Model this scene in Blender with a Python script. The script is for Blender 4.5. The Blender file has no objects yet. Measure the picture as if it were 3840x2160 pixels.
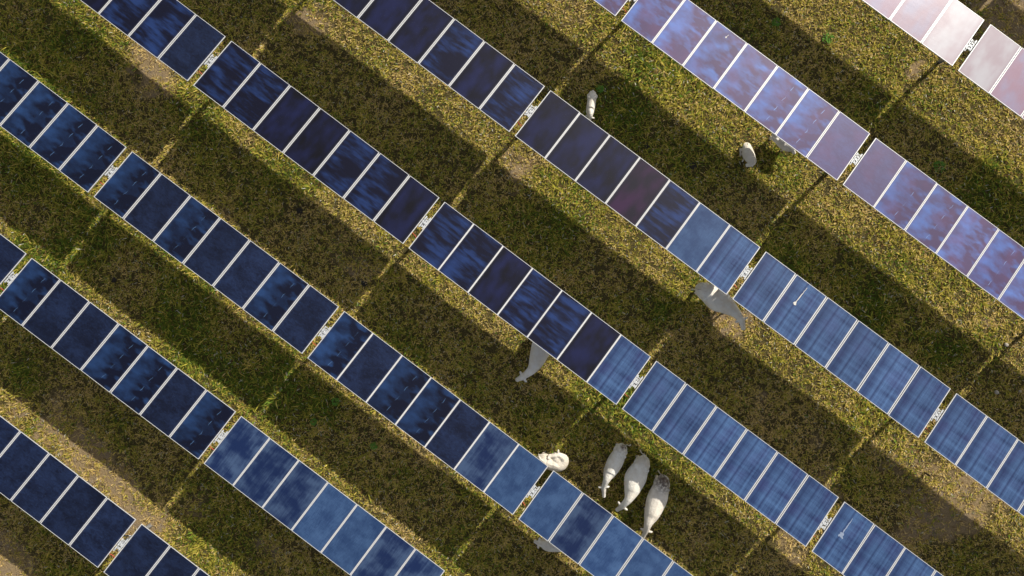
import bpy, bmesh, math, random
import numpy as np
from mathutils import Vector, Matrix, Euler
random.seed(7)
rng = np.random.default_rng(11)
sc = bpy.context.scene
C = sc.collection
R = math.radians

# ------------------------------------------------------------------ helpers
def link(o):
    C.objects.link(o); return o

def tag(o, label=None, cat=None, group=None, kind=None):
    if label: o['label'] = label
    if cat: o['category'] = cat
    if group: o['group'] = group
    if kind: o['kind'] = kind
    return o

def thing(name, label, cat, loc=(0, 0, 0), rz=0.0, group=None):
    o = link(bpy.data.objects.new(name, None))
    o.location = loc; o.rotation_euler = (0, 0, rz); o.empty_display_size = .2
    return tag(o, label, cat, group)

def obj(name, bm, m, parent=None, smooth=False):
    me = bpy.data.meshes.new(name)
    bm.normal_update(); bm.to_mesh(me); bm.free()
    if smooth:
        me.polygons.foreach_set('use_smooth', [True] * len(me.polygons))
    if m: me.materials.append(m)
    o = link(bpy.data.objects.new(name, me))
    if parent: o.parent = parent
    return o

def box(bm, x0, x1, y0, y1, z0, z1, rot=None, bevel=0):
    r = bmesh.ops.create_cube(bm, size=1)
    vs = r['verts']
    for v in vs:
        v.co = Vector(((x0 + x1) / 2 + v.co.x * (x1 - x0), (y0 + y1) / 2 + v.co.y * (y1 - y0), (z0 + z1) / 2 + v.co.z * (z1 - z0)))
    if bevel:
        es = list({e for v in vs for e in v.link_edges})
        nb = bmesh.ops.bevel(bm, geom=es, offset=bevel, segments=1, affect='EDGES')
        vs = list({v for f in nb['faces'] for v in f.verts} | {v for v in vs if v.is_valid})
    if rot is not None:
        for v in vs:
            if v.is_valid: v.co = rot @ v.co
    return vs

def tube(bm, pts, rads, n=10, cap=True):
    pts = [Vector(p) for p in pts]; rings = []
    prev = None
    for i, p in enumerate(pts):
        a = pts[max(i - 1, 0)]; b = pts[min(i + 1, len(pts) - 1)]
        t = (b - a).normalized()
        up = Vector((0, 0, 1)) if abs(t.z) < .9 else Vector((1, 0, 0))
        if prev is not None: up = prev
        s = t.cross(up).normalized(); u2 = s.cross(t).normalized(); prev = u2
        r = rads[i] if hasattr(rads, '__len__') else rads
        rings.append([bm.verts.new(p + (s * math.cos(2 * math.pi * k / n) + u2 * math.sin(2 * math.pi * k / n)) * r) for k in range(n)])
    for a, b in zip(rings[:-1], rings[1:]):
        for k in range(n):
            bm.faces.new((a[k], a[(k + 1) % n], b[(k + 1) % n], b[k]))
    if cap:
        bm.faces.new(rings[0][::-1]); bm.faces.new(rings[-1])

# numpy value noise, used alike by ground and grass
_lat = rng.random((256, 256))
def vnoise(x, y, s, off=0):
    x = np.asarray(x) * s + off * 17.3 + 1000; y = np.asarray(y) * s + off * 9.1 + 1000
    xi = np.floor(x).astype(int); yi = np.floor(y).astype(int)
    fx = x - xi; fy = y - yi
    fx = fx * fx * (3 - 2 * fx); fy = fy * fy * (3 - 2 * fy)
    g = lambda a, b: _lat[a % 256, b % 256]
    return (g(xi, yi) * (1 - fx) + g(xi + 1, yi) * fx) * (1 - fy) + (g(xi, yi + 1) * (1 - fx) + g(xi + 1, yi + 1) * fx) * fy
def fbm(x, y, s, o=4, off=0):
    t = 0; a = .5; n = 0
    for i in range(o):
        t = t + a * vnoise(x, y, s * 2 ** i, off + i); n += a; a *= .55
    return t / n

# ------------------------------------------------------------------ node helpers
class NT:
    def __init__(s, name):
        s.m = bpy.data.materials.new(name); s.m.use_nodes = True
        s.t = s.m.node_tree; s.bs = s.t.nodes['Principled BSDF']; s.out = s.t.nodes['Material Output']
    def n(s, ty, **kw):
        nd = s.t.nodes.new(ty)
        for k, v in kw.items(): setattr(nd, k, v)
        return nd
    def L(s, a, b): s.t.links.new(a, b)
    def val(s, sock, v):
        if isinstance(v, bpy.types.NodeSocket): s.L(v, sock)
        else: sock.default_value = v
    def math(s, op, a, b=0.0, c=None, clamp=False):
        nd = s.n('ShaderNodeMath', operation=op); nd.use_clamp = clamp
        s.val(nd.inputs[0], a); s.val(nd.inputs[1], b)
        if c is not None: s.val(nd.inputs[2], c)
        return nd.outputs[0]
    def mix(s, f, a, b, ty='MIX'):
        nd = s.n('ShaderNodeMix', data_type='RGBA', blend_type=ty)
        s.val(nd.inputs[0], f)
        for i, v in ((6, a), (7, b)):
            if isinstance(v, tuple): v = (*v[:3], 1)
            s.val(nd.inputs[i], v)
        return nd.outputs[2]
    def noise(s, vec, scale, detail=3, rough=.5, w=None, dist=0):
        nd = s.n('ShaderNodeTexNoise', noise_dimensions='4D' if w is not None else '3D')
        s.L(vec, nd.inputs['Vector'])
        nd.inputs['Scale'].default_value = scale; nd.inputs['Detail'].default_value = detail
        nd.inputs['Roughness'].default_value = rough; nd.inputs['Distortion'].default_value = dist
        if w is not None: s.val(nd.inputs['W'], w)
        return nd.outputs['Fac']
    def smooth(s, v, a, b, c=0., d=1.):
        nd = s.n('ShaderNodeMapRange', interpolation_type='SMOOTHSTEP')
        s.val(nd.inputs[0], v)
        for i, q in enumerate((a, b, c, d)): nd.inputs[i + 1].default_value = q
        return nd.outputs[0]
    def scl(s, vec, x, y, z=1):
        nd = s.n('ShaderNodeVectorMath', operation='MULTIPLY'); s.L(vec, nd.inputs[0]); nd.inputs[1].default_value = (x, y, z)
        return nd.outputs[0]

def simple(name, col, rough=.5, metal=0., var=.15, scale=8., bump=0.):
    t = NT(name); tc = t.n('ShaderNodeTexCoord')
    f = t.noise(tc.outputs['Object'], scale, 4, .6)
    c = t.mix(f, tuple(max(0, k * (1 - var)) for k in col), tuple(min(1, k * (1 + var)) for k in col))
    t.L(c, t.bs.inputs['Base Color']); t.bs.inputs['Roughness'].default_value = rough; t.bs.inputs['Metallic'].default_value = metal
    if bump:
        b = t.n('ShaderNodeBump'); b.inputs['Strength'].default_value = bump; b.inputs['Distance'].default_value = .01
        t.L(f, b.inputs['Height']); t.L(b.outputs[0], t.bs.inputs['Normal'])
    return t.m

M_rail = simple('aluminium_frame', (.60, .60, .61), .45, .15, .08, 20)
M_galv = simple('galvanised_steel', (.33, .34, .36), .5, .5, .25, 30)
M_white = simple('white_zinc', (.48, .50, .53), .5, .1, .2, 25)
M_dark = simple('black_rubber', (.015, .015, .015), .5, 0, .3)
M_red = simple('red_cable', (.55, .09, .05), .55, 0, .15)
M_drop = simple('bird_lime', (.62, .60, .56), .8, 0, .15, 60)
M_bolt = simple('bolt_steel', (.17, .175, .19), .4, .4, .3)
M_smear = simple('dried_smear', (.20, .25, .36), .8, 0, .3, 60)
M_back = simple('module_backsheet', (.10, .10, .11), .6)

# ------------------------------------------------------------------ glass materials
PAL = {  # dark, light
 'P': ((.0016, .0030, .011), (.0105, .0205, .060)),
 'M': ((.0018, .0035, .014), (.013, .038, .115)),
 'B': ((.0016, .0022, .011), (.012, .032, .120)),
 'K': ((.0014, .0014, .0035), (.006, .009, .044)),
 'R': ((.0040, .0025, .007), (.026, .006, .032)),
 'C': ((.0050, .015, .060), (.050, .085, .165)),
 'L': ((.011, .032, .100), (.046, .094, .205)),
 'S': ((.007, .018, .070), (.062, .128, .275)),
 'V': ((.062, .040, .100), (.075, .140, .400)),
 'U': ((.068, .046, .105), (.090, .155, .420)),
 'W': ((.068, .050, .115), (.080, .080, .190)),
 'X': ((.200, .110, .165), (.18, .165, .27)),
 'Y': ((.280, .220, .255), (.36, .35, .39)),  # sun glare painted into the glass colour, modules beside the top right gap
}
def glass(ty):
    t = NT('photovoltaic_glass_' + {'P': 'plain', 'M': 'marked', 'B': 'banded', 'K': 'black', 'R': 'reddish', 'C': 'cloudy', 'L': 'light', 'S': 'striped', 'V': 'violet', 'W': 'mauve', 'U': 'violet_clear', 'X': 'rosy', 'Y': 'painted_glare'}[ty])
    tc = t.n('ShaderNodeTexCoord'); P = tc.outputs['Object']
    sx = t.n('ShaderNodeSeparateXYZ'); t.L(P, sx.inputs[0]); x, y = sx.outputs[0], sx.outputs[1]
    at = t.n('ShaderNodeAttribute', attribute_type='OBJECT', attribute_name='seed'); w = at.outputs['Fac']
    lt = t.n('ShaderNodeAttribute', attribute_type='OBJECT', attribute_name='tone').outputs['Fac']
    dk, li = PAL[ty]
    ax = t.math('ABSOLUTE', x); ay = t.math('ABSOLUTE', y)
    inner = t.smooth(ax, .615, .38)                       # fades towards the long edges
    fineu = t.noise(t.scl(P, 6, 70), 1, 3, .7, w)          # threads running along the row
    finev = t.noise(t.scl(P, 70, 5), 1, 3, .7, w)          # threads running across the row
    big = t.noise(t.scl(P, 1.5, 2.3), 1, 3, .55, w)
    streak = t.noise(t.scl(P, 1.1, 7), 1, 4, .6, w, .4)
    mark = None
    if ty in 'PW':
        rip = t.noise(t.scl(P, 4, 8), 1, 5, .65, w, 2.2)
        f = t.math('ADD', t.math('MULTIPLY', rip, .7), t.math('MULTIPLY', big, .6)); f = t.smooth(f, .48, .85)
        f = t.math('ADD', t.math('MULTIPLY', f, .8), t.math('MULTIPLY', finev, .2))
    elif ty in 'MVU':
        wv = t.math('MULTIPLY', t.math('SUBTRACT', t.noise(t.scl(P, 1.6, 3.6), 1, 2, .5, w), .45), 6.)
        side = t.smooth(x, -.45, .35)
        blob = t.math('MULTIPLY', t.smooth(t.math('ADD', wv, t.math('MULTIPLY', streak, 1.4)), .2, 1.5), side)
        f = t.math('ADD', t.smooth(big, .3, .75), t.math('MULTIPLY', streak, .35))
        f = t.math('SUBTRACT', f, t.math('MULTIPLY', blob, .9 if ty == 'M' else .75))
        f = t.math('ADD', t.math('MULTIPLY', f, .95), t.math('MULTIPLY', t.math('SUBTRACT', fineu, .5), .45), clamp=True)
        # three slanted scuffs
        nz = t.noise(P, 7, 2, .5, w)
        for k, yy in enumerate((-.68, -.25, .18, .62) if ty != 'U' else ()):
            dx = t.math('SUBTRACT', x, t.math('ADD', .10 + .03 * k, t.math('MULTIPLY', t.math('SUBTRACT', y, yy), .12)))
            dx = t.math('ADD', dx, t.math('MULTIPLY', t.math('SUBTRACT', nz, .5), .09))
            dy = t.math('SUBTRACT', y, yy)
            e = t.math('SUBTRACT', 1., t.math('ADD', t.math('POWER', t.math('DIVIDE', dx, .013), 2.), t.math('POWER', t.math('DIVIDE', dy, .13), 2.)), clamp=True)
            mark = e if mark is None else t.math('MAXIMUM', mark, e)
    elif ty in 'B':
        b1 = t.noise(t.scl(P, .9, 4.2), 1, 3, .6, w, .3)
        f = t.math('ADD', t.math('MULTIPLY', b1, .9), t.math('ADD', t.math('MULTIPLY', streak, .5), t.math('MULTIPLY', big, .4)))
        f = t.math('MULTIPLY', t.smooth(f, .78, 1.12), t.math('ADD', .35, t.math('MULTIPLY', inner, .65)))
        f = t.math('ADD', f, t.math('MULTIPLY', t.math('SUBTRACT', fineu, .5), .25), clamp=True)
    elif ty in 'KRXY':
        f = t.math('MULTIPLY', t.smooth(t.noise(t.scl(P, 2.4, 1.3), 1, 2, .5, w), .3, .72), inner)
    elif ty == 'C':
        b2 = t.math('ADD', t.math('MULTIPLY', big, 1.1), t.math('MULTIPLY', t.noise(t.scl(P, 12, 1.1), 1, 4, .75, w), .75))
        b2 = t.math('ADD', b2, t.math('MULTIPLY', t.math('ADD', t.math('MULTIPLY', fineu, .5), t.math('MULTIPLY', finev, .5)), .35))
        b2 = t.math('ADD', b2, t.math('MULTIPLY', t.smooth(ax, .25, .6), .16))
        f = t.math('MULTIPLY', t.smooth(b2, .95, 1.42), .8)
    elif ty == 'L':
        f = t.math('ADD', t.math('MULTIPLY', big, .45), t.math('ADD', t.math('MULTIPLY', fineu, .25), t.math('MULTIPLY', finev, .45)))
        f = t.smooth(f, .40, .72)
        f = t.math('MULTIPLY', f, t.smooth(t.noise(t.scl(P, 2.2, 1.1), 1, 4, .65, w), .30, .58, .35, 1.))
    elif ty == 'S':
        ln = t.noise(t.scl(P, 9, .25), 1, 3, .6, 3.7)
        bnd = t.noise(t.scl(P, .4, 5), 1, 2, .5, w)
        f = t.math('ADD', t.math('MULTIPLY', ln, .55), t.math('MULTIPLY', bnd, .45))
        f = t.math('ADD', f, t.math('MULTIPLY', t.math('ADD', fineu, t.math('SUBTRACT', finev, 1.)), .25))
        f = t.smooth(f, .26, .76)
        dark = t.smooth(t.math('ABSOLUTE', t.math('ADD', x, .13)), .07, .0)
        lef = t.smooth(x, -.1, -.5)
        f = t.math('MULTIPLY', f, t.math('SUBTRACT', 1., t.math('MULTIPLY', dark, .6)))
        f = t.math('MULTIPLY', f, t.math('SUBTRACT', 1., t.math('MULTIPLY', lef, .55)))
    col = t.mix(f, dk, li)
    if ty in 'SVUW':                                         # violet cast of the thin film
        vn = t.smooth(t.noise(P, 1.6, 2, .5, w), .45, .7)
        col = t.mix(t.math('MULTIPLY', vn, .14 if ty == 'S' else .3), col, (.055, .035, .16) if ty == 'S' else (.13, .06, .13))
    if mark is not None:
        col = t.mix(t.math('MULTIPLY', t.math('MULTIPLY', t.smooth(mark, 0., .8), .7), t.smooth(t.noise(P, 3., 1, .5, w), .30, .60)), col, (.07, .14, .28) if ty == 'M' else (.20, .32, .62))
    # soft grime along the rails
    edge = t.smooth(ax, .53, .60)
    g2 = t.noise(P, 22, 3, .6, w)
    col = t.mix(t.math('MULTIPLY', t.math('MULTIPLY', edge, g2), .55), col, (.10, .11, .16))
    dust = t.smooth(t.noise(P, 160, 1, .5, w), .74, .80)
    col = t.mix(t.math('MULTIPLY', dust, .5), col, (.35, .36, .42))
    mul = t.n('ShaderNodeVectorMath', operation='SCALE'); t.L(col, mul.inputs[0]); t.L(lt, mul.inputs['Scale'])
    t.L(mul.outputs[0], t.bs.inputs['Base Color'])
    t.bs.inputs['Roughness'].default_value = .46
    t.bs.inputs['IOR'].default_value = 1.28
    t.bs.inputs['Specular Tint'].default_value = (.78, .76, 1., 1)
    t.bs.inputs['Coat Weight'].default_value = .34
    t.bs.inputs['Coat Roughness'].default_value = .27
    b = t.n('ShaderNodeBump'); b.inputs['Strength'].default_value = .25; b.inputs['Distance'].default_value = .004
    t.L(t.noise(t.scl(P, 2.5, 4), 1, 2, .5, w), b.inputs['Height']); t.L(b.outputs[0], t.bs.inputs['Normal'])
    t.L(b.outputs[0], t.bs.inputs['Coat Normal'])
    return t.m
GL = {k: glass(k) for k in PAL}

# ------------------------------------------------------------------ solar tables
TILT = math.asin(.3234 / 1.975)          # rows lean towards the sun
HGT = 2.199                              # height of the module plane on its axis
MW, ML = 1.232, 1.975
def module_mesh():
    bm = bmesh.new()
    box(bm, -MW / 2 + .004, MW / 2 - .004, -ML / 2 + .004, ML / 2 - .004, -.008, 0)
    me = bpy.data.meshes.new('solar_module'); bm.to_mesh(me); bm.free(); me.materials.append(GL['P']); return me
def frame_mesh():
    bm = bmesh.new(); a = .027; e = .014
    for s in (-1, 1):
        x = s * (MW / 2 - a / 2)
        box(bm, x - a / 2, x + a / 2, -ML / 2, ML / 2, -.035, .004, bevel=.002)
        y = s * (ML / 2 - e / 2)
        box(bm, -MW / 2 + a, MW / 2 - a, y - e / 2, y + e / 2, -.035, .003)
    me = bpy.data.meshes.new('frame'); bm.to_mesh(me); bm.free(); me.materials.append(M_rail); return me
ME_MOD, ME_FR = module_mesh(), frame_mesh()
def rail_mesh():          # mounting rail strapped to the torque tube under a joint
    bm = bmesh.new()
    box(bm, -.026, .026, -.96, .96, -.062, -.038)
    box(bm, -.03, .03, -.30, .30, -.080, -.0625)
    me = bpy.data.meshes.new('mounting_rail'); bm.to_mesh(me); bm.free(); me.materials.append(M_galv); return me
ME_RAIL = rail_mesh()

GAP = .2295
rows = {  # gap centres (u, v) of each row, left to right
 -1: ([(-6.2, -5.05), (2.82, -5.05), (11.84, -5.05)], 7),
 0: ([(-5.58, 0), (3.435, 0), (12.45, 0), (21.47, 0)], 7),
 1: ([(-14.03, 5.05), (-5.009, 5.056), (3.993, 5.083), (12.898, 5.076), (20.66, 5.08)], 7),
 2: ([(-13.37, 10.06), (-4.351, 10.064), (4.689, 10.082), (13.529, 10.046), (21.30, 10.05), (30.3, 10.05)], 7),
 3: ([(-12.83, 15.09), (-3.815, 15.085), (5.217, 15.063), (14.040, 15.054), (21.813, 15.068), (30.8, 15.07)], 7),
 4: ([(-12.2, 20.13), (-3.19, 20.13), (5.826, 20.127), (14.724, 20.117), (22.513, 20.131), (31.5, 20.14)], 7),
 5: ([(-2.66, 25.19), (6.356, 25.194), (15.326, 25.208), (24.27, 25.21), (33.2, 25.21)], 7),
 6: ([(-2.0, 30.3), (7.01, 30.3), (16.028, 30.305), (25.04, 30.3)], 7),
 7: ([(-1.45, 35.35), (7.57, 35.35), (16.60, 35.35), (25.62, 35.35)], 7),
}
TY = {  # surface of each module, by row and table
 (0, 0): 'PPPPPPP', (0, 1): 'PPPPPPP', (0, 2): 'PPPPPPP',
 (1, 0): 'PPPPPPP', (1, 1): 'MPPMMPM', (1, 2): 'CCCLLCC', (1, 3): 'LCLLLLL',
 (2, 0): 'PPPMMMM', (2, 1): 'MPMPPMP', (2, 2): 'MPMMPCL', (2, 3): 'LCLLLCL', (2, 4): 'LLLLLLL',
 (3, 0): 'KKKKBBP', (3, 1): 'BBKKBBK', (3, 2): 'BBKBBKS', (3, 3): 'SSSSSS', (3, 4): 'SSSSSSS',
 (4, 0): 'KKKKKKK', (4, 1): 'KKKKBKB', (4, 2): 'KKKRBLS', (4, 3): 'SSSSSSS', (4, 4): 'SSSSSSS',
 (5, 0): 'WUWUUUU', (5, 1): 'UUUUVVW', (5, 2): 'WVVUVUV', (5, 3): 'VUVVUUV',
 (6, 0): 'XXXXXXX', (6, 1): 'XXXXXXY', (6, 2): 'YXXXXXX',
}
LAB = {
 (0, 0): 'plain navy solar table at the bottom left corner, left of the black damper',
 (0, 1): 'plain navy solar table cut by the bottom edge, right of the black damper',
 (1, 0): 'dark solar table of which only the end shows at the left edge, low down',
 (1, 1): 'scuffed and plain navy table of seven modules, nearest the lower left corner',
 (1, 2): 'solar table with cloudy grey blotches over blue glass, bottom centre left',
 (2, 0): 'scuffed dark blue solar table cut by the left edge, upper half of the photo',
 (2, 1): 'scuffed and plain navy table of seven modules, its middle left of the photo centre',
 (2, 2): 'blue table left of the light coloured cow that curls round to lick its flank',
 (2, 3): 'mid blue solar table at the bottom edge, just below the three cows',
 (3, 0): 'dark table cut by the top edge nearest the top left corner',
 (3, 1): 'near black and navy solar table of seven modules, upper left of the photo centre',
 (3, 2): 'navy and black solar table in the very middle, over the head down cow',
 (3, 3): 'striped blue table of six modules right of the three cows in a row',
 (3, 4): 'striped blue table at the bottom edge with a smeared bird dropping on its first module',
 (4, 1): 'blackish purple solar table cut by the top edge left of the lone upright calf',
 (4, 2): 'table turning from black and dark red modules to blue ones, above the photo centre',
 (4, 3): 'striped blue table of six modules with a long bird dropping on its second module',
 (4, 4): 'striped blue solar table cut by the right edge near the lower right corner',
 (5, 0): 'violet solar table showing only one module end at the top edge',
 (5, 1): 'violet and blue blotched solar table, full length, over the half hidden calf',
 (5, 2): 'mauve and violet solar table running off the right edge of the photo',
 (6, 1): 'pale pink glaring solar table cut by the top edge, its pile foot in sight',
 (6, 2): 'white glaring solar table at the top right corner',
}
def tabledata():
    for r, (gs, _) in rows.items():
        for j in range(len(gs) - 1):
            n = 6 if (r, j) in ((3, 3), (4, 3), (1, 3), (2, 3)) else 7
            yield r, j, gs[j], gs[j + 1], n
tables = {}
for r, j, ga, gb, n in tabledata():
    ang = math.atan2(gb[1] - ga[1], gb[0] - ga[0])
    mid = ((ga[0] + gb[0]) / 2, (ga[1] + gb[1]) / 2)
    D = math.hypot(gb[0] - ga[0], gb[1] - ga[1]); pitch = (D - GAP + .02) / n
    lab = LAB.get((r, j))
    t = thing('solar_table', lab or 'solar table of dark thin film modules outside the photograph', 'solar panels', (mid[0], mid[1], 0), ang, 'solar tables of the field')
    t['row'] = r
    tl = TILT
    def place(name, me, x, y, z, par, m=None):
        o = bpy.data.objects.new(name, me); link(o); o.parent = par
        o.location = (x, y, z); return o
    bmt = bmesh.new(); tube(bmt, [(-D / 2 + .002, 0, HGT - .135), (D / 2 - .002, 0, HGT - .135)], .062, 12)
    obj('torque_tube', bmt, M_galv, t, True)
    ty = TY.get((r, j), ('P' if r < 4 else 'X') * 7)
    for i in range(n):
        x = (i - (n - 1) / 2) * pitch
        o = bpy.data.objects.new('solar_module', ME_MOD); link(o); o.parent = t
        o.location = (x, random.uniform(-.004, .004), HGT + random.uniform(-.003, .003)); o.rotation_euler = (-tl + random.gauss(0, R(.25)), random.gauss(0, R(.25)), 0)
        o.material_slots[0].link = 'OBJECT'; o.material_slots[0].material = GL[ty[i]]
        o['seed'] = float(random.choice((1.3, 1.42, 4.7, 9.1)) + random.uniform(-.2, .2) if ty[i] in 'MVS' else random.uniform(0, 40))
        o['tone'] = random.uniform(.88, 1.14)
        f = bpy.data.objects.new('frame', ME_FR); link(f); f.parent = o
        tables[(r, j, i)] = o
    for i in range(n + 1):
        x = (i - n / 2) * pitch
        if i in (0, n): x *= 1 - .05 / abs(x)
        o = bpy.data.objects.new('mounting_rail', ME_RAIL); link(o); o.parent = t; o.location = (x, 0, HGT); o.rotation_euler = (-tl, 0, 0)
    # red jumper cable slung across the gap at the end of the table
    if j < len(rows[r][0]) - 2 and (r, j) not in ((5, 1), (6, 1)):
        b = bmesh.new(); x0 = D / 2 - GAP / 2 - .12; w_ = GAP + .26
        pts = [(x0 + w_ * k / 9, -.50 - .05 * k / 9 * 1.6 + random.uniform(-.012, .012), HGT - .04 + .07 - .14 * math.sin(math.pi * k / 9) - .02) for k in range(10)]
        pts = [(p[0], p[1], p[2] - .06) for p in pts]
        tube(b, pts, .013, 8); o = obj('jumper_cable', b, M_red, t, True)

# bird droppings lie on the glass of two modules
def splat(parent, x, y, tail, size, seed, mat=None):
    rr = random.Random(seed); bm = bmesh.new()
    c = [bm.verts.new((x, y, .0035))]; ring = []
    n = 22
    for k in range(n):
        a = 2 * math.pi * k / n; rd = size * (1 + rr.uniform(-.35, .25)) * (1.25 if math.sin(a) < -.3 else .72)
        ring.append(bm.verts.new((x + rd * math.cos(a), y + rd * math.sin(a), .002)))
    for k in range(n): bm.faces.new((c[0], ring[k], ring[(k + 1) % n]))
    L = None
    for k in range(12):
        q = k / 11; px = x + tail[0] * q + rr.uniform(-.006, .006); py = y + size * .5 + tail[1] * q; wd = size * .20 * (1 - .7 * q) * rr.uniform(.6, 1.3) + .003
        a = bm.verts.new((px - wd, py, .003)); b = bm.verts.new((px + wd, py, .003))
        if L: bm.faces.new((L[0], L[1], b, a))
        L = (a, b)
    obj('bird_dropping', bm, mat or M_drop, parent)
splat(tables[(4, 3, 1)], -.12, .18, (.04, .62), .06, 3)
splat(tables[(3, 4, 0)], -.10, .05, (.02, .60), .10, 5, M_smear)
splat(tables[(5, 1, 2)], -.05, .72, (.03, .10), .03, 6)

# ------------------------------------------------------------------ posts under every gap
def post_parts(t, damper=False):
    b = bmesh.new()                                    # rolled H pile
    for s in (-1, 1): box(b, s * .058 - .004, s * .058 + .004, -.055, .055, -.02, 1.99)
    box(b, -.054, .054, -.0035, .0035, -.02, 1.99)
    obj('pile', b, M_galv, t)
    z = HGT - .135
    b = bmesh.new()                                    # bearing housing round the tube
    tube(b, [(-.055, 0, z), (.055, 0, z)], .085, 18)
    for s in (-1, 1):
        box(b, s * .045 - .006, s * .045 + .006, -.11, .11, z - .12, z + .03, bevel=.002)
    obj('bearing_housing', b, M_white, t)
    b = bmesh.new()                                    # saddle plates and slotted strips
    rot = Matrix.Rotation(-TILT, 4, 'X'); T0 = Matrix.Translation((0, 0, z)); TM = T0 @ rot
    q = random.uniform
    for s, y0, y1 in ((-1, -.27 + q(-.03, .05), .20 + q(-.05, .04)), (1, -.19 + q(-.04, .04), .27 + q(-.05, .02))):
        box(b, s * .070 - .024, s * .070 + .024, y0, y1, .085, .095, rot=TM)
        for y in (-.165, -.02, .15):
            y += q(-.03, .03); l = q(.02, .05)
            box(b, s * .074 - .018, s * .074 + .018, y - l, y + l, .095, .105 + q(0, .015), rot=TM, bevel=.004)
    for y, l in ((-.13, .05), (-.015, .035), (.09, .045), (.175, .015)): box(b, -.046, .046, y - l * q(.6, 1.2), y + l * q(.6, 1.1), .070, .080 + q(0, .004), rot=TM)
    n0 = len(b.faces)
    for s in (-1, 1):
        for y in (-.21, -.085, .06, .125):
            y += q(-.02, .02)
            v = TM @ Vector((s * (.030 if y > -.2 else .07), y + .022 * s, .082)); tube(b, [v, v + Vector((0, .012, .033))], .012, 6)
    b.faces.ensure_lookup_table()
    for f_ in b.faces[n0:]: f_.material_index = 1
    o = obj('mounting_bracket', b, M_white, t); o.data.materials.append(M_bolt)
    if damper:
        b = bmesh.new(); tube(b, [(-.15, .24, z - .05), (-.02, .30, z - .14)], .026, 10)
        o = obj('damper', b, M_dark, t, True)
        b = bmesh.new(); tube(b, [(-.02, .30, z - .14), (.04, .328, z - .18)], .018, 8); obj('damper_rod', b, M_white, o, True)
PL = {
 (0, 1): 'steel post with a black damper tube beside its bearing, bottom left gap',
 (1, 1): 'steel post and white bearing in the gap near the left edge, below the middle',
 (1, 2): 'steel post and white bearing between the scuffed navy and the cloudy blue tables',
 (1, 3): 'steel post and bearing at the bottom edge, left of the lowest cow',
 (2, 1): 'steel post and white bearing in the upper left gap, between scuffed blue tables',
 (2, 2): 'steel post and white bearing left of the middle, above the cloudy blue table',
 (2, 3): 'steel post and white bearing in the gap beside the cow licking its flank',
 (3, 1): 'steel post and white bearing in the gap nearest the top left corner',
 (3, 2): 'steel post and white bearing in the gap between black module and navy module, near centre',
 (3, 3): 'steel post and white bearing in the gap just above the three cows',
 (3, 4): 'steel post and white bearing beside the module with the smeared bird dropping',
 (4, 2): 'steel post and white bearing in the gap to the left of the lone upright calf',
 (4, 3): 'steel post and white bearing in the gap over the striped shaded large cow',
 (4, 4): 'steel post and white bearing in the gap near the lower right edge',
 (5, 1): 'steel post and white bearing in the gap at the top edge, above the upright calf',
 (5, 2): 'steel post and white bearing in the gap right of the half hidden calf',
 (6, 2): 'grey pile with its foot in sight under the pale pink glaring table, top right',
}
protos = []
for r, (gs, _) in rows.items():
    for j, (u, v) in enumerate(gs):
        lab = PL.get((r, j), 'steel post and bearing of a tracker row outside the photograph')
        t = thing('tracker_post', lab, 'post', (u, v, 0), 0, 'tracker posts of the field')
        if len(protos) < 5 or (r, j) == (0, 1):
            post_parts(t, (r, j) == (0, 1))
            if (r, j) != (0, 1): protos.append(t)
        else:
            for ch in random.choice(protos).children:
                c = ch.copy(); link(c); c.parent = t

# ------------------------------------------------------------------ terrain fields
DIRT = [(-6.9, 13.57, 0.9, 1), (-6.14, 13.42, 0.6, 0.9), (6.91, 18.55, .75, .7), (6.33, 18.38, 0.6, 0.5), (-4.59, 13.4, 0.8, 0.6), (-0.2, 0.39, 1.2, 0.9), (-1.64, 0.59, 1.0, 0.7), (1.48, 0.38, 1.0, 0.8), (-3.09, 0.79, 0.7, 0.4), (2.89, -0.03, 0.8, 0.9), (3.75, 0.07, 0.7, 0.8), (5.18, -0.13, 0.8, 0.5), (15.97, 18.76, 0.6, 1), (16.11, 18.24, 0.5, 0.9), (8.02, 24.72, 0.6, 0.7), (8.74, 24.81, 0.4, 0.7), (-0.11, -4.59, 1.4, 1), (25.83, 18.5, 1.5, 0.5), (23.31, 18.36, 1.2, 0.35), (25.16, 17.09, 1.3, 0.55), (18.97, 17.38, 1.0, 0.35), (18.21, 16.98, 1.0, 0.35), (26.54, 20.29, 1.2, 0.5), (15.73, 30.04, 0.4, 1), (15.98, 30.4, 0.5, 0.8), (-3.01, 18.38, 1.0, 0.6), (-2.99, 18.13, 0.6, 0.5), (16.64, 33.11, 1.5, 0.8), (17.41, 33.0, 1.5, 0.6), (5.48, 14.0, 1.0, 0.3), (3.8, 12.38, 1, 0.2), (-0.1, 11.27, 1.3, 0.3), (4.49, 12.18, 0.8, 0.25), (-1.24, 1.82, 0.9, 0.5), (4.39, 5.19, 0.5, 0.6), (14.45, 16.81, 0.4, 0.7), (4.32, 13.13, 1.0, 0.3), (-5.01, 11.75, 1.0, 0.3), (2.38, 12.58, 1.2, 0.3), (6.36, 11.6, 0.9, 0.3), (-8.46, 12.96, 0.7, 0.3), (8.67, 15.5, 1.0, 0.3), (9.27, 18.26, 1.0, 0.3), (22.74, 24.31, 0.8, 0.4), (21.69, 16.58, 0.7, 0.4), (6.63, 14.86, 0.8, 0.3), (19.37, 11.73, 1.0, 0.3), (7.88, 1.96, 1, 0.3), (-0.54, 8.4, 0.6, 0.3)]
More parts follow.
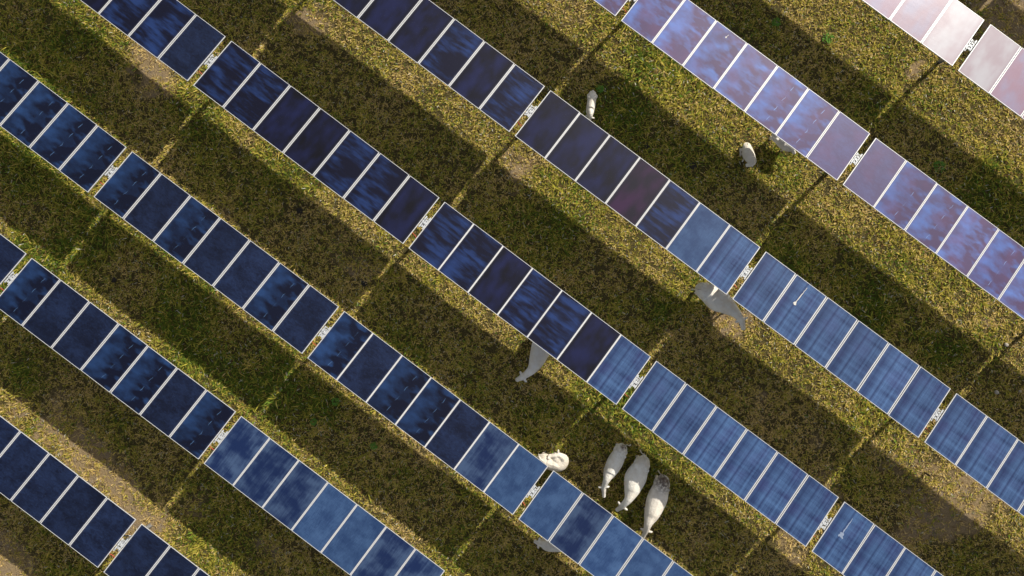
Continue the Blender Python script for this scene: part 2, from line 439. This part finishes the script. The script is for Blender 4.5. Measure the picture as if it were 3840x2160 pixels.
GREEN = [(-10.48, 10.94, 2.2, 1), (-7.87, 8.37, 2.0, 1), (-4.86, 7.53, 1.2, 1), (-5.11, 6.61, 1.0, 1), (-8.97, 13.66, 1.2, 0.9), (-2.24, 8.22, 1.3, 0.6), (0.61, 6.35, 1.5, 0.7), (4.29, 7.31, 1.0, 0.8), (4.49, 6.55, 1.2, 1), (5.97, 7.49, 1.0, 1), (-3.52, 1.39, 1.0, 0.8), (0.31, 5.76, 0.8, 0.8), (4.22, 14.49, 1.3, 0.3), (16.22, 20.99, 1.0, 0.5), (18.93, 21.79, 1, 0.6), (19.44, 21.82, 0.7, 0.8), (7.76, 24.71, 0.8, 0.8), (17.61, 15.45, 0.9, 0.6), (14.19, 14.1, 0.8, 0.6), (13.07, 9.63, 0.9, 0.6), (9.45, 7.22, 1.0, 0.5), (12.2, 11.51, 1, 0.6), (22.33, 22.59, 1, 0.6), (19.89, 28.46, 1.0, 0.7), (10.55, 25.89, 2, 0.4), (9.23, 23.7, 1.4, 0.5), (14.97, 28.1, 1.4, 0.5), (-8.36, 9.81, 1.2, 0.8), (2.41, 5.89, 1.0, 0.7), (12.45, 8.05, 1, 0.5), (5.32, 3.69, 1, 0.5), (16.8, 14.65, 0.8, 0.6), (13.27, 6.48, 1, 0.5), (-5.12, 4.6, 1, 0.5), (1.08, 20.85, 1.5, 0.3), (18.25, 20.39, 1, 0.5)]
def field(L, x, y):
    s = np.zeros_like(x)
    for cx, cy, rd, w in L:
        s = s + w * np.exp(-(((x - cx) / rd) ** 2 + ((y - cy) / (rd * .75)) ** 2) * 1.1)
    return s
def fields(x, y):
    wx = x + 2.0 * (fbm(x, y, .9, 4, 20) - .5); wy = y + 2.0 * (fbm(x, y, .9, 4, 30) - .5)
    d = field(DIRT, wx, wy); g = field(GREEN, wx, wy)
    n1 = fbm(x, y, .45, 4, 3); n2 = fbm(x, y, 2.2, 3, 5)
    # drip lines under the low edges and the lower right corner are barer
    bare = d * (.15 + 1.5 * np.clip(n2 - .1, 0, 1)) + np.clip((n1 - .64) * 3, 0, .35) - .25 * g
    corner = 1 / (1 + np.exp(-(x - 20.5) * 1.2)) / (1 + np.exp((y - 21.) * .9))
    bare = bare + .16 * corner
    g = g + np.clip((fbm(x, y, .35, 3, 44) - .52) * 2.5, 0, .6)
    lo = 1 / (1 + np.exp((y - 1.9) * 1.5)); bare = bare + .15 * lo
    return np.clip(bare, 0, 1), np.clip(g, 0, 1), n2
def height(x, y):
    return .045 * (fbm(x, y, .5, 3, 60) - .5) + .035 * (fbm(x, y, 4.5, 3, 70) - .5)

# ------------------------------------------------------------------ ground sheet
cx, cy = 9.2, 15.2
fine = np.arange(-25, 25.01, .085)
ext = [25.3]
while ext[-1] < 900: ext.append(ext[-1] * 1.25)
axis = np.concatenate([-np.array(ext[::-1]), fine, np.array(ext)])
gx, gy = np.meshgrid(axis + cx, axis + cy)
n = len(axis)
X = gx.ravel(); Y = gy.ravel()
fade = np.clip(1 - (np.maximum(abs(X - cx), abs(Y - cy)) - 25) / 10, 0, 1)
Z = height(X, Y) * fade
bare, grn, n2 = fields(X, Y)
vi = np.arange(n * n).reshape(n, n)
quads = np.stack([vi[:-1, :-1], vi[:-1, 1:], vi[1:, 1:], vi[1:, :-1]], -1).reshape(-1, 4)
def np_mesh(name, co, quads, col=None):
    me = bpy.data.meshes.new(name)
    me.vertices.add(len(co)); me.vertices.foreach_set('co', co.astype(np.float32).ravel())
    me.loops.add(quads.size); me.loops.foreach_set('vertex_index', quads.astype(np.int32).ravel())
    k = quads.shape[1]
    me.polygons.add(len(quads)); me.polygons.foreach_set('loop_start', np.arange(0, quads.size, k, dtype=np.int32))
    me.polygons.foreach_set('use_smooth', np.ones(len(quads), bool))
    me.update(calc_edges=True)
    if col is not None:
        a = me.color_attributes.new('tint', 'FLOAT_COLOR', 'POINT'); a.data.foreach_set('color', col.astype(np.float32).ravel())
    return me
col = np.stack([bare, grn, n2, np.ones_like(bare)], 1)
me = np_mesh('ground', np.stack([X, Y, Z], 1), quads, col)
t = NT('pasture_soil'); at = t.n('ShaderNodeAttribute', attribute_name='tint')
sp = t.n('ShaderNodeSeparateColor'); t.L(at.outputs['Color'], sp.inputs[0])
tc = t.n('ShaderNodeTexCoord'); P = tc.outputs['Object']
nf = t.noise(P, 9, 6, .7); nm = t.noise(P, 30, 5, .7); nc = t.noise(P, 2.2, 4, .6)
litter = t.mix(t.smooth(nm, .35, .7), (.055, .043, .018), (.33, .25, .105))
moss = t.mix(t.smooth(nm, .35, .7), (.040, .052, .012), (.170, .180, .040))
patch = t.smooth(t.noise(P, 25, 4, .65), .42, .62)
litter = t.mix(patch, t.mix(nm, (.030, .024, .012), (.080, .060, .028)), litter)
c0 = t.mix(t.math('MULTIPLY', t.math('ADD', sp.outputs[1], .25), t.smooth(nf, .3, .7)), litter, moss)
soil = t.mix(t.smooth(nm, .3, .75), (.20, .14, .075), (.46, .345, .195))
grey = t.mix(t.smooth(nm, .3, .75), (.16, .125, .095), (.36, .30, .245))
soil = t.mix(t.smooth(nc, .48, .70, 0., .7), soil, grey)
bm_ = t.smooth(t.math('ADD', sp.outputs[0], t.math('MULTIPLY', t.math('SUBTRACT', nf, .5), .9)), .25, .62)
c1 = t.mix(bm_, c0, soil)
t.L(c1, t.bs.inputs['Base Color']); t.bs.inputs['Roughness'].default_value = .95
t.bs.inputs['Specular IOR Level'].default_value = .1
bp = t.n('ShaderNodeBump'); bp.inputs['Strength'].default_value = 1.; bp.inputs['Distance'].default_value = .05
t.L(t.math('ADD', t.math('MULTIPLY', nm, .6), nf), bp.inputs['Height']); t.L(bp.outputs[0], t.bs.inputs['Normal'])
me.materials.append(t.m)
tag(link(bpy.data.objects.new('ground', me)), 'uneven pasture soil under the solar rows', 'ground', kind='structure')

# ------------------------------------------------------------------ grass blades, one uncountable mass
N = 300000
px = rng.uniform(-24, 24, N) + cx; py = rng.uniform(-24, 24, N) + cy
keep = (px - cx) ** 2 + (py - cy) ** 2 < 23.5 ** 2
px, py = px[keep], py[keep]
b_, g_, m_ = fields(px, py)
clump = fbm(px, py, 7.5, 2, 80)
dens = np.clip(1.15 - 1.0 * b_, .26, 1) * np.clip((clump - .12) * 2.4, .30, 1)
keep = rng.random(len(px)) < dens
px, py, b_, g_, clump = px[keep], py[keep], b_[keep], g_[keep], clump[keep]
nt = len(px); K = 6
tus = rng.random(nt) < .022 * (1 + 3.0 * g_)
tusk = np.repeat(tus, K)
jit = np.where(tusk, .018, .03)
tx = np.repeat(px, K) + rng.normal(0, 1, nt * K) * jit; ty_ = np.repeat(py, K) + rng.normal(0, 1, nt * K) * jit
tg = np.repeat(g_, K); tb = np.repeat(b_, K); tcl = np.repeat(clump, K)
nb = nt * K
ang = rng.uniform(0, 2 * np.pi, nb) 
ln = rng.uniform(.05, .14, nb) * (1 + .55 * tg) * (.7 + .8 * tcl)
ln = np.where(tusk, ln * 1.9, ln)
el = rng.uniform(R(8), R(58), nb)
wd = rng.uniform(.007, .016, nb) * (1 + .3 * tg)
dx, dy = np.cos(ang), np.sin(ang); sx_, sy_ = -dy, dx
z0 = height(tx, ty_) - .004
h1 = ln * .55 * np.sin(el); r1 = ln * .55 * np.cos(el)
e2 = el * .35
h2 = h1 + ln * .45 * np.sin(e2); r2 = r1 + ln * .45 * np.cos(e2)
def V(r, s, h): return np.stack([tx + dx * r + sx_ * s, ty_ + dy * r + sy_ * s, z0 + h], 1)
co = np.stack([V(0, -wd * .6, 0), V(0, wd * .6, 0), V(r1, wd, h1), V(r1, -wd, h1), V(r2, wd * .25, h2), V(r2, -wd * .25, h2)], 1).reshape(-1, 3)
base = (np.arange(nb) * 6)[:, None]
q = np.concatenate([base + np.array([0, 1, 2, 3]), base + np.array([3, 2, 4, 5])], 1).reshape(-1, 4)
pal = np.array([[.150, .215, .035], [.455, .415, .068], [.690, .545, .140], [.800, .610, .270], [.210, .125, .058], [.250, .410, .060], [.70, .68, .56]])
tr = rng.random(nt)
tone = fbm(px, py, .8, 3, 90)
dry = np.clip(.49 + .6 * (tone - .5) - .5 * g_ + .35 * b_, 0, 1)
dryk = np.repeat(dry, K) + rng.normal(0, .24, nb)
idx = np.where(dryk < .12, 0, np.where(dryk < .40, 1, np.where(dryk < .62, 2, 3)))
rr_ = rng.random(nb)
idx = np.where(rr_ < .10, 4, idx); idx = np.where((rr_ > .90) & (dryk < .5), 5, idx); idx = np.where(rr_ > .972, 6, idx)
idx = np.where(tusk & (idx > 2), 1, idx)
cb = pal[idx] * rng.uniform(.75, 1.25, nb)[:, None] * np.where(tusk, 1.2, 1.)[:, None]
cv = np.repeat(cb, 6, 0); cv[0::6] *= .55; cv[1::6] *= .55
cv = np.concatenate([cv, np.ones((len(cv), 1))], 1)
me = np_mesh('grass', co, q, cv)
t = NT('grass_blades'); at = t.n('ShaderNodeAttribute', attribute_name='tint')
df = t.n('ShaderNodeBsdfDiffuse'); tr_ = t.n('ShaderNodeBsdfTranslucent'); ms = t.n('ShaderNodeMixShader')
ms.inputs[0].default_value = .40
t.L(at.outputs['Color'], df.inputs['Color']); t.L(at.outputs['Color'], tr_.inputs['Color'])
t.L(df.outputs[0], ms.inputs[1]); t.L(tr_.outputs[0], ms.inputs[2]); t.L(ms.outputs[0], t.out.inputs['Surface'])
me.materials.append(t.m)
tag(link(bpy.data.objects.new('grass', me)), 'short mixed green and dry grass over the whole field', 'grass', kind='stuff')

# ------------------------------------------------------------------ weeds, dung, stones, stake
M_weed = simple('weed_leaf', (.14, .33, .035), .6, 0, .35, 12)
WEEDS = [((12.45, 28.72), .22, 'bright green weed clump in the lit strip just left of the pale pink table'),
 ((10.65, 28.09), .17, 'small green weed clump in the upper lit strip, further left of the two there'),
 ((18.28, 27.44), .22, 'green weed clump near the right edge, between violet table and top right corner'),
 ((6.18, 7.83), .15, 'vivid green leafy weed in shade right of the scuffed and plain navy table'),
 ((8.26, 7.37), .13, 'low pale green weed below the middle of the cloudy table row'),
 ((12.66, 9.00), .12, 'tiny green weed by the gap left of the lowest cow'),
 ((8.24, 25.23), .20, 'green weed clump under the left end of the violet blotched table'),
 ((5.98, 6.76), .12, 'small vivid green weed at the edge of the cloudy blue table'),
 ((17.63, 15.57), .14, 'round green weed in shade to the right of the centre table'),
 ((7.09, 22.56), .12, 'green weed in the shade left of the lone upright calf')]
for (x, y), s, lab in WEEDS:
    bm = bmesh.new(); rr = random.Random(int(x * 100))
    for k in range(80):
        a = rr.uniform(0, 6.28); d = s * math.sqrt(rr.random()) * .8; bx, by = x + d * math.cos(a) * rr.uniform(.7, 1.1), y + d * math.sin(a)
        zz = float(height(np.array([bx]), np.array([by]))[0]); l = rr.uniform(.035, .08); aa = a + rr.uniform(-.8, .8); hz = zz + rr.uniform(.02, .07) + .08 * (1 - d / s)
        dx_, dy_ = math.cos(aa), math.sin(aa); w_ = l * .33
        p = [(bx, by, hz - .01), (bx + dx_ * l * .5 - dy_ * w_, by + dy_ * l * .5 + dx_ * w_, hz + .012), (bx + dx_ * l, by + dy_ * l, hz), (bx + dx_ * l * .5 + dy_ * w_, by + dy_ * l * .5 - dx_ * w_, hz + .012)]
        bm.faces.new([bm.verts.new(Vector(q_) - Vector((x, y, 0))) for q_ in p])
        if k % 4 == 0: tube(bm, [(bx - x, by - y, zz - .01), (bx - x + dx_ * .01, by - y + dy_ * .01, hz)], .004, 4)
    o = obj('weed', bm, M_weed); o.location = (x, y, 0); tag(o, lab, 'weed', 'green weeds in the grass')
M_dung = simple('dung', (.022, .018, .013), .85, 0, .3, 15, .5)
for (x, y), s, lab in [((11.37, 22.34), .145, 'round dark cow pat in shade left of the calf standing on lit grass'),
 ((9.66, 21.95), .13, 'round dark cow pat in shade right of the lone upright calf'),
 ((-3.04, 6.45), .12, 'dark cow pat in green shade near the left edge'),
 ((1.00, 12.61), .13, 'dark cow pat above the navy table left of centre'),
 ((4.45, 11.92), .13, 'dark cow pat beside the bright gap stripe left of the centre table')]:
    bm = bmesh.new(); rr = random.Random(int(x * 10)); rings = []
    for q_, (f, h) in enumerate(((0.93, -0.03), (.93, .022), (.72, .034), (.45, .030), (.25, .045), (.08, .048))):
        rings.append([bm.verts.new((s * f * math.cos(k / 20 * 6.283) * (1 + .09 * math.sin(3 * k + x) + rr.uniform(-.04, .04)), s * f * .9 * math.sin(k / 20 * 6.283) * (1 + rr.uniform(-.05, .05)), h)) for k in range(20)])
    for a, b in zip(rings[:-1], rings[1:]):
        for k in range(20): bm.faces.new((a[k], a[(k + 1) % 20], b[(k + 1) % 20], b[k]))
    bm.faces.new(rings[-1])
    o = obj('cow_pat', bm, M_dung, None, True); o.location = (x, y, float(height(np.array([x]), np.array([y]))[0]) + .03); tag(o, lab, 'dung', 'cow pats on the grass')
M_stone = simple('pale_stone', (.42, .38, .32), .85, 0, .25, 12, .5)
for (x, y), s, lab in [((24.71, 22.33), .075, 'pale stone in dark shade near the right edge, larger of the two there'), ((25.33, 22.85), .05, 'small pale stone at the right edge above the last table'),
   ((23.95, 23.87), .07, 'pale stone on lit grass near the right edge')]:
    bm = bmesh.new(); bmesh.ops.create_icosphere(bm, subdivisions=2, radius=s); rr = random.Random(int(x))
    for v in bm.verts: v.co *= rr.uniform(.8, 1.15); v.co.z *= .55; v.co.x *= 1.2
    o = obj('stone', bm, M_stone, None, True); o.location = (x, y, .05); tag(o, lab, 'stone', 'loose stones')
# cut stake
bm = bmesh.new(); tube(bm, [(0, 0, -.02), (.01, 0, .2), (.02, -.01, .34)], [.035, .032, .03], 10)
o = obj('stake', bm, simple('dark_stake', (.03, .022, .016), .8, 0, .3)); o.location = (24.49, 18.56, 0)
tag(o, 'short dark stake standing on lit grass below the lower right striped table', 'stake')

# ------------------------------------------------------------------ cattle
def catmull(P, n):
    out = []
    for i in range(len(P) - 1):
        p0 = P[max(i - 1, 0)]; p1 = P[i]; p2 = P[i + 1]; p3 = P[min(i + 2, len(P) - 1)]
        for k in range(n):
            t_ = k / n
            out.append(tuple(.5 * ((2 * b) + (-a + c) * t_ + (2 * a - 5 * b + 4 * c - d) * t_ * t_ + (-a + 3 * b - 3 * c + d) * t_ ** 3) for a, b, c, d in zip(p0, p1, p2, p3)))
    out.append(P[-1]); return out
def hide(name, base, rump, spots, patch=None):
    t = NT(name); tc = t.n('ShaderNodeTexCoord'); P = tc.outputs['Object']
    n1 = t.noise(P, 3.5, 4, .6); n2 = t.noise(P, 28, 4, .7); n3 = t.noise(P, 11, 4, .65)
    c = t.mix(t.smooth(n1, .3, .7), tuple(k * q for k, q in zip(base, (.86, .83, .78))), tuple(min(.90, k * 1.09) for k in base))
    c = t.mix(t.math('MULTIPLY', t.smooth(n2, .35, .75), .30), c, tuple(k * q for k, q in zip(base, (.80, .74, .66))))
    d = t.n('ShaderNodeVectorMath', operation='DISTANCE'); t.L(P, d.inputs[0]); d.inputs[1].default_value = rump
    near = t.smooth(d.outputs['Value'], .62, .10)
    s = t.math('MULTIPLY', near, t.smooth(n3, .50 - .18 * spots, .66 - .1 * spots))
    c = t.mix(t.math('MULTIPLY', s, spots), c, (.11, .085, .075))
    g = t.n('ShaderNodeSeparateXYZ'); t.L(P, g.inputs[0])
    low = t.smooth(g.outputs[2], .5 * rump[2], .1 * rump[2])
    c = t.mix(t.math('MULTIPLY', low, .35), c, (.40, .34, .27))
    if patch:
        for pt, rad in patch:
            d2 = t.n('ShaderNodeVectorMath', operation='DISTANCE'); t.L(P, d2.inputs[0]); d2.inputs[1].default_value = pt
            c = t.mix(t.math('MULTIPLY', t.smooth(d2.outputs['Value'], rad, rad * .4), t.smooth(n3, .35, .6)), c, (.20, .15, .12))
    t.L(c, t.bs.inputs['Base Color']); t.bs.inputs['Roughness'].default_value = .75
    t.bs.inputs['Specular IOR Level'].default_value = .2
    b = t.n('ShaderNodeBump'); b.inputs['Strength'].default_value = .9; b.inputs['Distance'].default_value = .015
    t.L(t.math('ADD', n2, t.math('MULTIPLY', n3, 1.5)), b.inputs['Height']); t.L(b.outputs[0], t.bs.inputs['Normal'])
    return t.m
M_eye = simple('eye', (.01, .008, .006), .2)
M_hoof = simple('hoof_horn', (.05, .04, .035), .6)

def cow(label, cat, H, plan, hw, ztop=None, tail=0, base=(.86, .83, .78), spots=.1, legshift=None, ears=(1, 1), headz=None, lying=None, fold=None):
    """plan: tail head, hips, mid barrel, withers, neck base, poll, muzzle (world x, y); hw: half widths"""
    ztop = ztop or [.93, .985, .97, 1.0, .95, .76, .55]
    if headz: ztop[5:] = headz
    hh = [.07, .25, .33, .31, .17, .105, .055]
    if lying: hh = [.16, .44, .48, .46, .30, .20, .12]
    ox, oy = plan[2]
    st = []
    for (x, y), w, zt, h in zip(plan, hw, ztop, hh):
        h_ = h * H if h > .15 else max(h * H, w * .8)
        st.append((x - ox, y - oy, zt * H - h_, w, h_))
    # extra head stations: brow and bridge of the nose
    p, m = st[5], st[6]
    L = lambda q, w, h: tuple(a * (1 - q) + b * q for a, b in zip(p[:3], m[:3])) + (w, h)
    st = st[:5] + [st[5]] + [L(.30, hw[5] * 1.05, hw[5] * .95), L(.62, hw[5] * .80, hw[5] * .76), L(.86, hw[5] * .80, hw[5] * .66), st[6]]
    a0, a1 = st[0], st[1]
    st2 = [a0, tuple(.62 * p_ + .38 * q_ for p_, q_ in zip(a0[:3], a1[:3])) + (a1[3] * .84, a1[4] * .84)] + st[1:]
    pts = catmull(st2, 5)
    bm = bmesh.new(); rings = []; NN = 20
    for i, s in enumerate(pts):
        a = Vector(pts[max(i - 1, 0)][:3]); b = Vector(pts[min(i + 1, len(pts) - 1)][:3]); tg_ = (b - a)
        hd = Vector((tg_.x, tg_.y, 0)).normalized(); side = Vector((-hd.y, hd.x, 0))
        fz = tg_.z / max(tg_.length, 1e-4); up = (Vector((0, 0, 1)) - tg_.normalized() * fz).normalized()
        ring = []
        for k in range(NN):
            th = 2 * math.pi * k / NN; c_, s_ = math.cos(th), math.sin(th)
            w = max(s[3], .012); h = max(s[4], .012)
            e = .86
            xx = math.copysign(abs(c_) ** e, c_) * w; zz = math.copysign(abs(s_) ** (1.05 if s_ > 0 else .9), s_) * h
            if s_ > .98: zz += .014 * H
            if s_ < 0: xx *= .93
            ring.append(bm.verts.new(Vector(s[:3]) + side * xx + up * zz))
        rings.append(ring)
    for a, b in zip(rings[:-1], rings[1:]):
        for k in range(NN): bm.faces.new((a[k], a[(k + 1) % NN], b[(k + 1) % NN], b[k]))
    bm.faces.new(rings[0][::-1]); bm.faces.new(rings[-1])
    def frame_at(i):
        a = Vector(st[max(i - 1, 0)][:3]); b = Vector(st[min(i + 1, len(st) - 1)][:3]); d = b - a; d.z = 0; d.normalize()
        return Vector((st[i][0], st[i][1], 0)), d, Vector((-d.y, d.x, 0))
    ls = legshift or (0, 0, 0, 0); feet = []
    o3, f3, s3 = frame_at(3); o1, f1, s1 = frame_at(1)
    if fold:
        bmesh.ops.create_icosphere(bm, subdivisions=3, radius=1, matrix=Matrix.Translation((fold[0] - ox, fold[1] - oy, fold[2])) @ Matrix.Diagonal((fold[3], fold[3], .16, 1)))
    for lg in (lying or []):
        tube(bm, [Vector((a_[0] - ox, a_[1] - oy, z_)) for a_, z_ in zip(lg, (.16, .09, .055, .045))], [.075, .055, .036, .03], 10)
        feet.append(None)
    for q, sg in enumerate((-1, 1)):
        if lying: break
        c_ = o3 + s3 * sg * hw[3] * .52 + f3 * .03 * H; sh = ls[q] * H
        tube(bm, [c_ + Vector((0, 0, .68 * H)), c_ + Vector((0, 0, .50 * H)) - f3 * .03 * H + f3 * sh * .15, c_ + f3 * (.01 * H + sh * .55) + Vector((0, 0, .29 * H)), c_ + f3 * sh * .9 + Vector((0, 0, .09 * H)), c_ + f3 * (sh + .02 * H) + Vector((0, 0, .035 * H)), c_ + f3 * (sh + .025 * H)], [.10 * H, .078 * H, .046 * H, .030 * H, .036 * H, .042 * H], 10)
        feet.append(c_ + f3 * (sh + .02 * H))
    for q, sg in enumerate((-1, 1)):
        if lying: break
        c_ = o1 + s1 * sg * hw[1] * .55; sh = ls[2 + q] * H
        tube(bm, [c_ + Vector((0, 0, .74 * H)), c_ + f1 * .07 * H + Vector((0, 0, .52 * H)), c_ + f1 * (sh * .5 - .09 * H) + Vector((0, 0, .31 * H)), c_ + f1 * (sh * .95 - .045 * H) + Vector((0, 0, .09 * H)), c_ + f1 * (sh - .02 * H) + Vector((0, 0, .035 * H)), c_ + f1 * (sh - .015 * H)], [.14 * H, .11 * H, .046 * H, .031 * H, .037 * H, .042 * H], 10)
        feet.append(c_ + f1 * (sh - .02 * H))
        # hook bone of the hip
        v = c_ + f1 * .10 * H + s1 * sg * hw[1] * .28 + Vector((0, 0, .90 * H)); bmesh.ops.create_icosphere(bm, subdivisions=2, radius=.065 * H, matrix=Matrix.Translation(v))
    # ears
    pp = Vector(p[:3]); mm = Vector(m[:3]); fd = (mm - pp); fh = Vector((fd.x, fd.y, 0)).normalized(); sd = Vector((-fh.y, fh.x, 0))
    for sg, ln_ in zip((-1, 1), ears):
        if not ln_: continue
        a = pp + sd * sg * hw[5] * .7 + Vector((0, 0, hw[5] * .55)); 
        tube(bm, [a, a + sd * sg * .055 * H * ln_ - fh * .01 * H, a + sd * sg * .11 * H * ln_ - fh * .02 * H + Vector((0, 0, -.01)), a + sd * sg * .15 * H * ln_ - fh * .03 * H + Vector((0, 0, -.02))], [.024 * H, .044 * H, .040 * H, .012 * H], 8)
    # tail
    tl = Vector(st[0][:3]) + Vector((0, 0, .05 * H)); bk = -frame_at(0)[1]; sd0 = frame_at(0)[2]
    tube(bm, [tl - bk * .10 * H + Vector((0, 0, .01)), tl + bk * .05 * H, tl + bk * .10 * H + sd0 * tail * .07 * H - Vector((0, 0, .12 * H)), tl + bk * .08 * H + sd0 * tail * .20 * H - Vector((0, 0, .32 * H)), tl + bk * .10 * H + sd0 * tail * .24 * H - Vector((0, 0, .52 * H)), tl + bk * .11 * H + sd0 * tail * .25 * H - Vector((0, 0, .62 * H))], [.040 * H, .034 * H, .022 * H, .018 * H, .030 * H, .012 * H], 8)
    me_ = bpy.data.meshes.new('tmp'); bm.normal_update(); bm.to_mesh(me_); bm.free()
    tmp = link(bpy.data.objects.new('tmp', me_))
    rm = tmp.modifiers.new('r', 'REMESH'); rm.mode = 'VOXEL'; rm.voxel_size = .016 * max(H, .9)
    sm = tmp.modifiers.new('s', 'SMOOTH'); sm.factor = .5; sm.iterations = 4
    dg = bpy.context.evaluated_depsgraph_get(); dg.update()
    body = bpy.data.meshes.new_from_object(tmp.evaluated_get(dg), preserve_all_data_layers=False, depsgraph=dg)
    bpy.data.objects.remove(tmp); bpy.data.meshes.remove(me_)
    body.name = cat; body.materials.clear()
    patch = [((st[0][0], st[0][1], st[0][2] + .02), .16 * H)] if spots > .15 else None
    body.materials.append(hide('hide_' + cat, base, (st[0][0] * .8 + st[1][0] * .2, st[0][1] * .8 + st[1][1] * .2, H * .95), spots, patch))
    body.polygons.foreach_set('use_smooth', [True] * len(body.polygons))
    gz = float(height(np.array([ox]), np.array([oy]))[0])
    o = link(bpy.data.objects.new(cat, body)); o.location = (ox, oy, gz)
    tag(o, label, cat, 'cattle grazing among the panels')
    br = Vector(L(.36, 0, 0)[:3])
    for sg in (-1, 1):
        b = bmesh.new(); bmesh.ops.create_uvsphere(b, u_segments=10, v_segments=8, radius=.020 * H, matrix=Matrix.Translation(br + sd * sg * hw[5] * .93 + Vector((0, 0, hw[5] * .35))))
        obj('eye', b, M_eye, o, True)
    for ft in feet:
        if ft is None: continue
        b = bmesh.new(); f_ = Vector((ft.x, ft.y, 0)); tube(b, [f_ + Vector((0, 0, -.005)), f_ + Vector((0, 0, .045 * H))], [.047 * H, .040 * H], 10)
        obj('hoof', b, M_hoof, o, True)
    return o

cow('slim white cow, leftmost of the three standing in a row with heads down', 'cow', 1.0, [(15.29, 12.95), (15.32, 12.75), (15.42, 12.3), (15.49, 11.87), (15.53, 11.66), (15.64, 11.35), (15.89, 11.05)],
    [.07, .22, .285, .22, .13, .085, .06], tail=1.1, spots=.25)
cow('broad white cow, middle one of the three standing in a row', 'cow', 1.1, [(16.15, 13.06), (16.18, 12.85), (16.3, 12.33), (16.46, 11.88), (16.53, 11.57), (16.54, 11.22), (16.52, 10.95)],
    [.08, .26, .385, .28, .15, .10, .065], tail=-.8, spots=.12)
cow('white cow with brown speckled rump, rightmost of the three in a row', 'cow', 1.1, [(17.08, 12.9), (17.14, 12.72), (17.35, 12.18), (17.52, 11.62), (17.59, 11.31), (17.72, 11.04), (17.83, 10.75)],
    [.08, .26, .36, .27, .15, .10, .065], tail=-.7, spots=.95, base=(.83, .785, .72))
cow('white cow reaching out from under the centre table, head down to the left', 'cow', 1.1, [(10.66, 14.79), (10.72, 14.64), (10.89, 14.09), (11.06, 13.52), (11.11, 13.16), (11.02, 12.75), (10.92, 12.5)],
    [.08, .27, .37, .28, .17, .105, .07], spots=.0, base=(.90, .88, .84))
cow('large greyish shaded cow below a gap with a bright sun stripe on its rump', 'cow', 1.15, [(14.03, 18.85), (14.22, 18.96), (14.79, 19.0), (15.23, 19.01), (15.58, 18.98), (15.88, 18.92), (16.18, 18.73)],
    [.09, .29, .41, .29, .165, .11, .075], spots=.15, base=(.90, .86, .80), legshift=(.1, -.1, -.06, .08))
cow('cream cow curled round to lick its flank beside a table corner', 'cow', 1.0, [(13.26, 10.84), (13.38, 10.84), (13.68, 10.93), (13.92, 11.10), (13.89, 11.33), (13.66, 11.32), (13.40, 11.06)],
    [.10, .22, .26, .25, .17, .11, .065], ztop=[.93, .985, .96, 1.0, .99, .96, .90], fold=(13.73, 11.16, .80, .19), spots=.1, base=(.78, .725, .64))
cow('white cow half under the table at the bottom edge, lowest animal of all', 'cow', 1.0, [(15.95, 9.02), (15.82, 8.93), (15.52, 8.71), (15.25, 8.52), (15.11, 8.46), (14.98, 8.4), (14.84, 8.33)],
    [.08, .22, .27, .24, .13, .085, .055], spots=.15, base=(.84, .81, .76), headz=[.85, .75])
cow('narrow white calf standing alone upright in the photo in deep shade', 'calf', 0.8, [(6.99, 22.18), (7.05, 22.08), (7.18, 21.86), (7.3, 21.63), (7.38, 21.53), (7.43, 21.44), (7.49, 21.27)],
    [.06, .145, .155, .145, .10, .075, .05], spots=0, base=(.82, .79, .73))
cow('white calf lying on sunlit grass, head turned back and legs stretched aside', 'calf', .45, [(12.42, 24.02), (12.48, 23.94), (12.63, 23.80), (12.80, 23.70), (12.93, 23.64), (12.95, 23.54), (12.82, 23.40)],
    [.07, .16, .20, .19, .13, .085, .055], spots=0, base=(.84, .80, .73), ztop=[.85, .95, 1.0, 1.0, 1.0, .95, .70],
    lying=[[(12.47, 23.83), (12.34, 23.79), (12.44, 23.69), (12.51, 23.58)], [(12.50, 23.76), (12.56, 23.69), (12.65, 23.61), (12.67, 23.48)]])
cow('white calf mostly hidden under the violet table, head just showing', 'calf', 0.9, [(12.90, 24.84), (13.02, 24.79), (13.30, 24.74), (13.50, 24.70), (13.60, 24.70), (13.71, 24.70), (13.88, 24.64)],
    [.07, .20, .22, .19, .12, .085, .055], spots=0, base=(.72, .69, .64), ztop=[.93, .985, .96, 1.0, .95, .85, .70])

# ------------------------------------------------------------------ light, sky, camera
sunv = Vector((.2016, 1.4367, 1.0)).normalized()
el_ = math.asin(sunv.z); rot_ = math.atan2(sunv.x, sunv.y)
w = bpy.data.worlds.new('World'); sc.world = w; w.use_nodes = True
nt_ = w.node_tree; bg = nt_.nodes['Background']; sky = nt_.nodes.new('ShaderNodeTexSky')
sky.sky_type = 'NISHITA'; sky.sun_disc = False; sky.sun_elevation = el_; sky.sun_rotation = rot_; sky.dust_density = 2.0
hs = nt_.nodes.new('ShaderNodeHueSaturation'); hs.inputs['Saturation'].default_value = .30; hs.inputs['Value'].default_value = 1.0
nt_.links.new(sky.outputs[0], hs.inputs['Color']); nt_.links.new(hs.outputs[0], bg.inputs[0]); bg.inputs[1].default_value = .108
ld = bpy.data.lights.new('sun', 'SUN'); ld.energy = 5.0; ld.angle = R(.55); ld.color = (1, .93, .80)
lo = link(bpy.data.objects.new('sun', ld)); lo.rotation_euler = sunv.to_track_quat('Z', 'Y').to_euler()
cd = bpy.data.cameras.new('camera'); cam = link(bpy.data.objects.new('camera', cd))
cd.sensor_width = 36; cd.lens = 3000 / 3840 * 36; cd.clip_end = 3000
cam.location = (9.27888, 16.17512, 28.77962); cam.rotation_euler = (-.02328864, .03708743, .64378027)
sc.camera = cam
sc.view_settings.view_transform = 'Standard'; sc.view_settings.look = 'None'
sc.view_settings.exposure = 0; sc.view_settings.gamma = 1
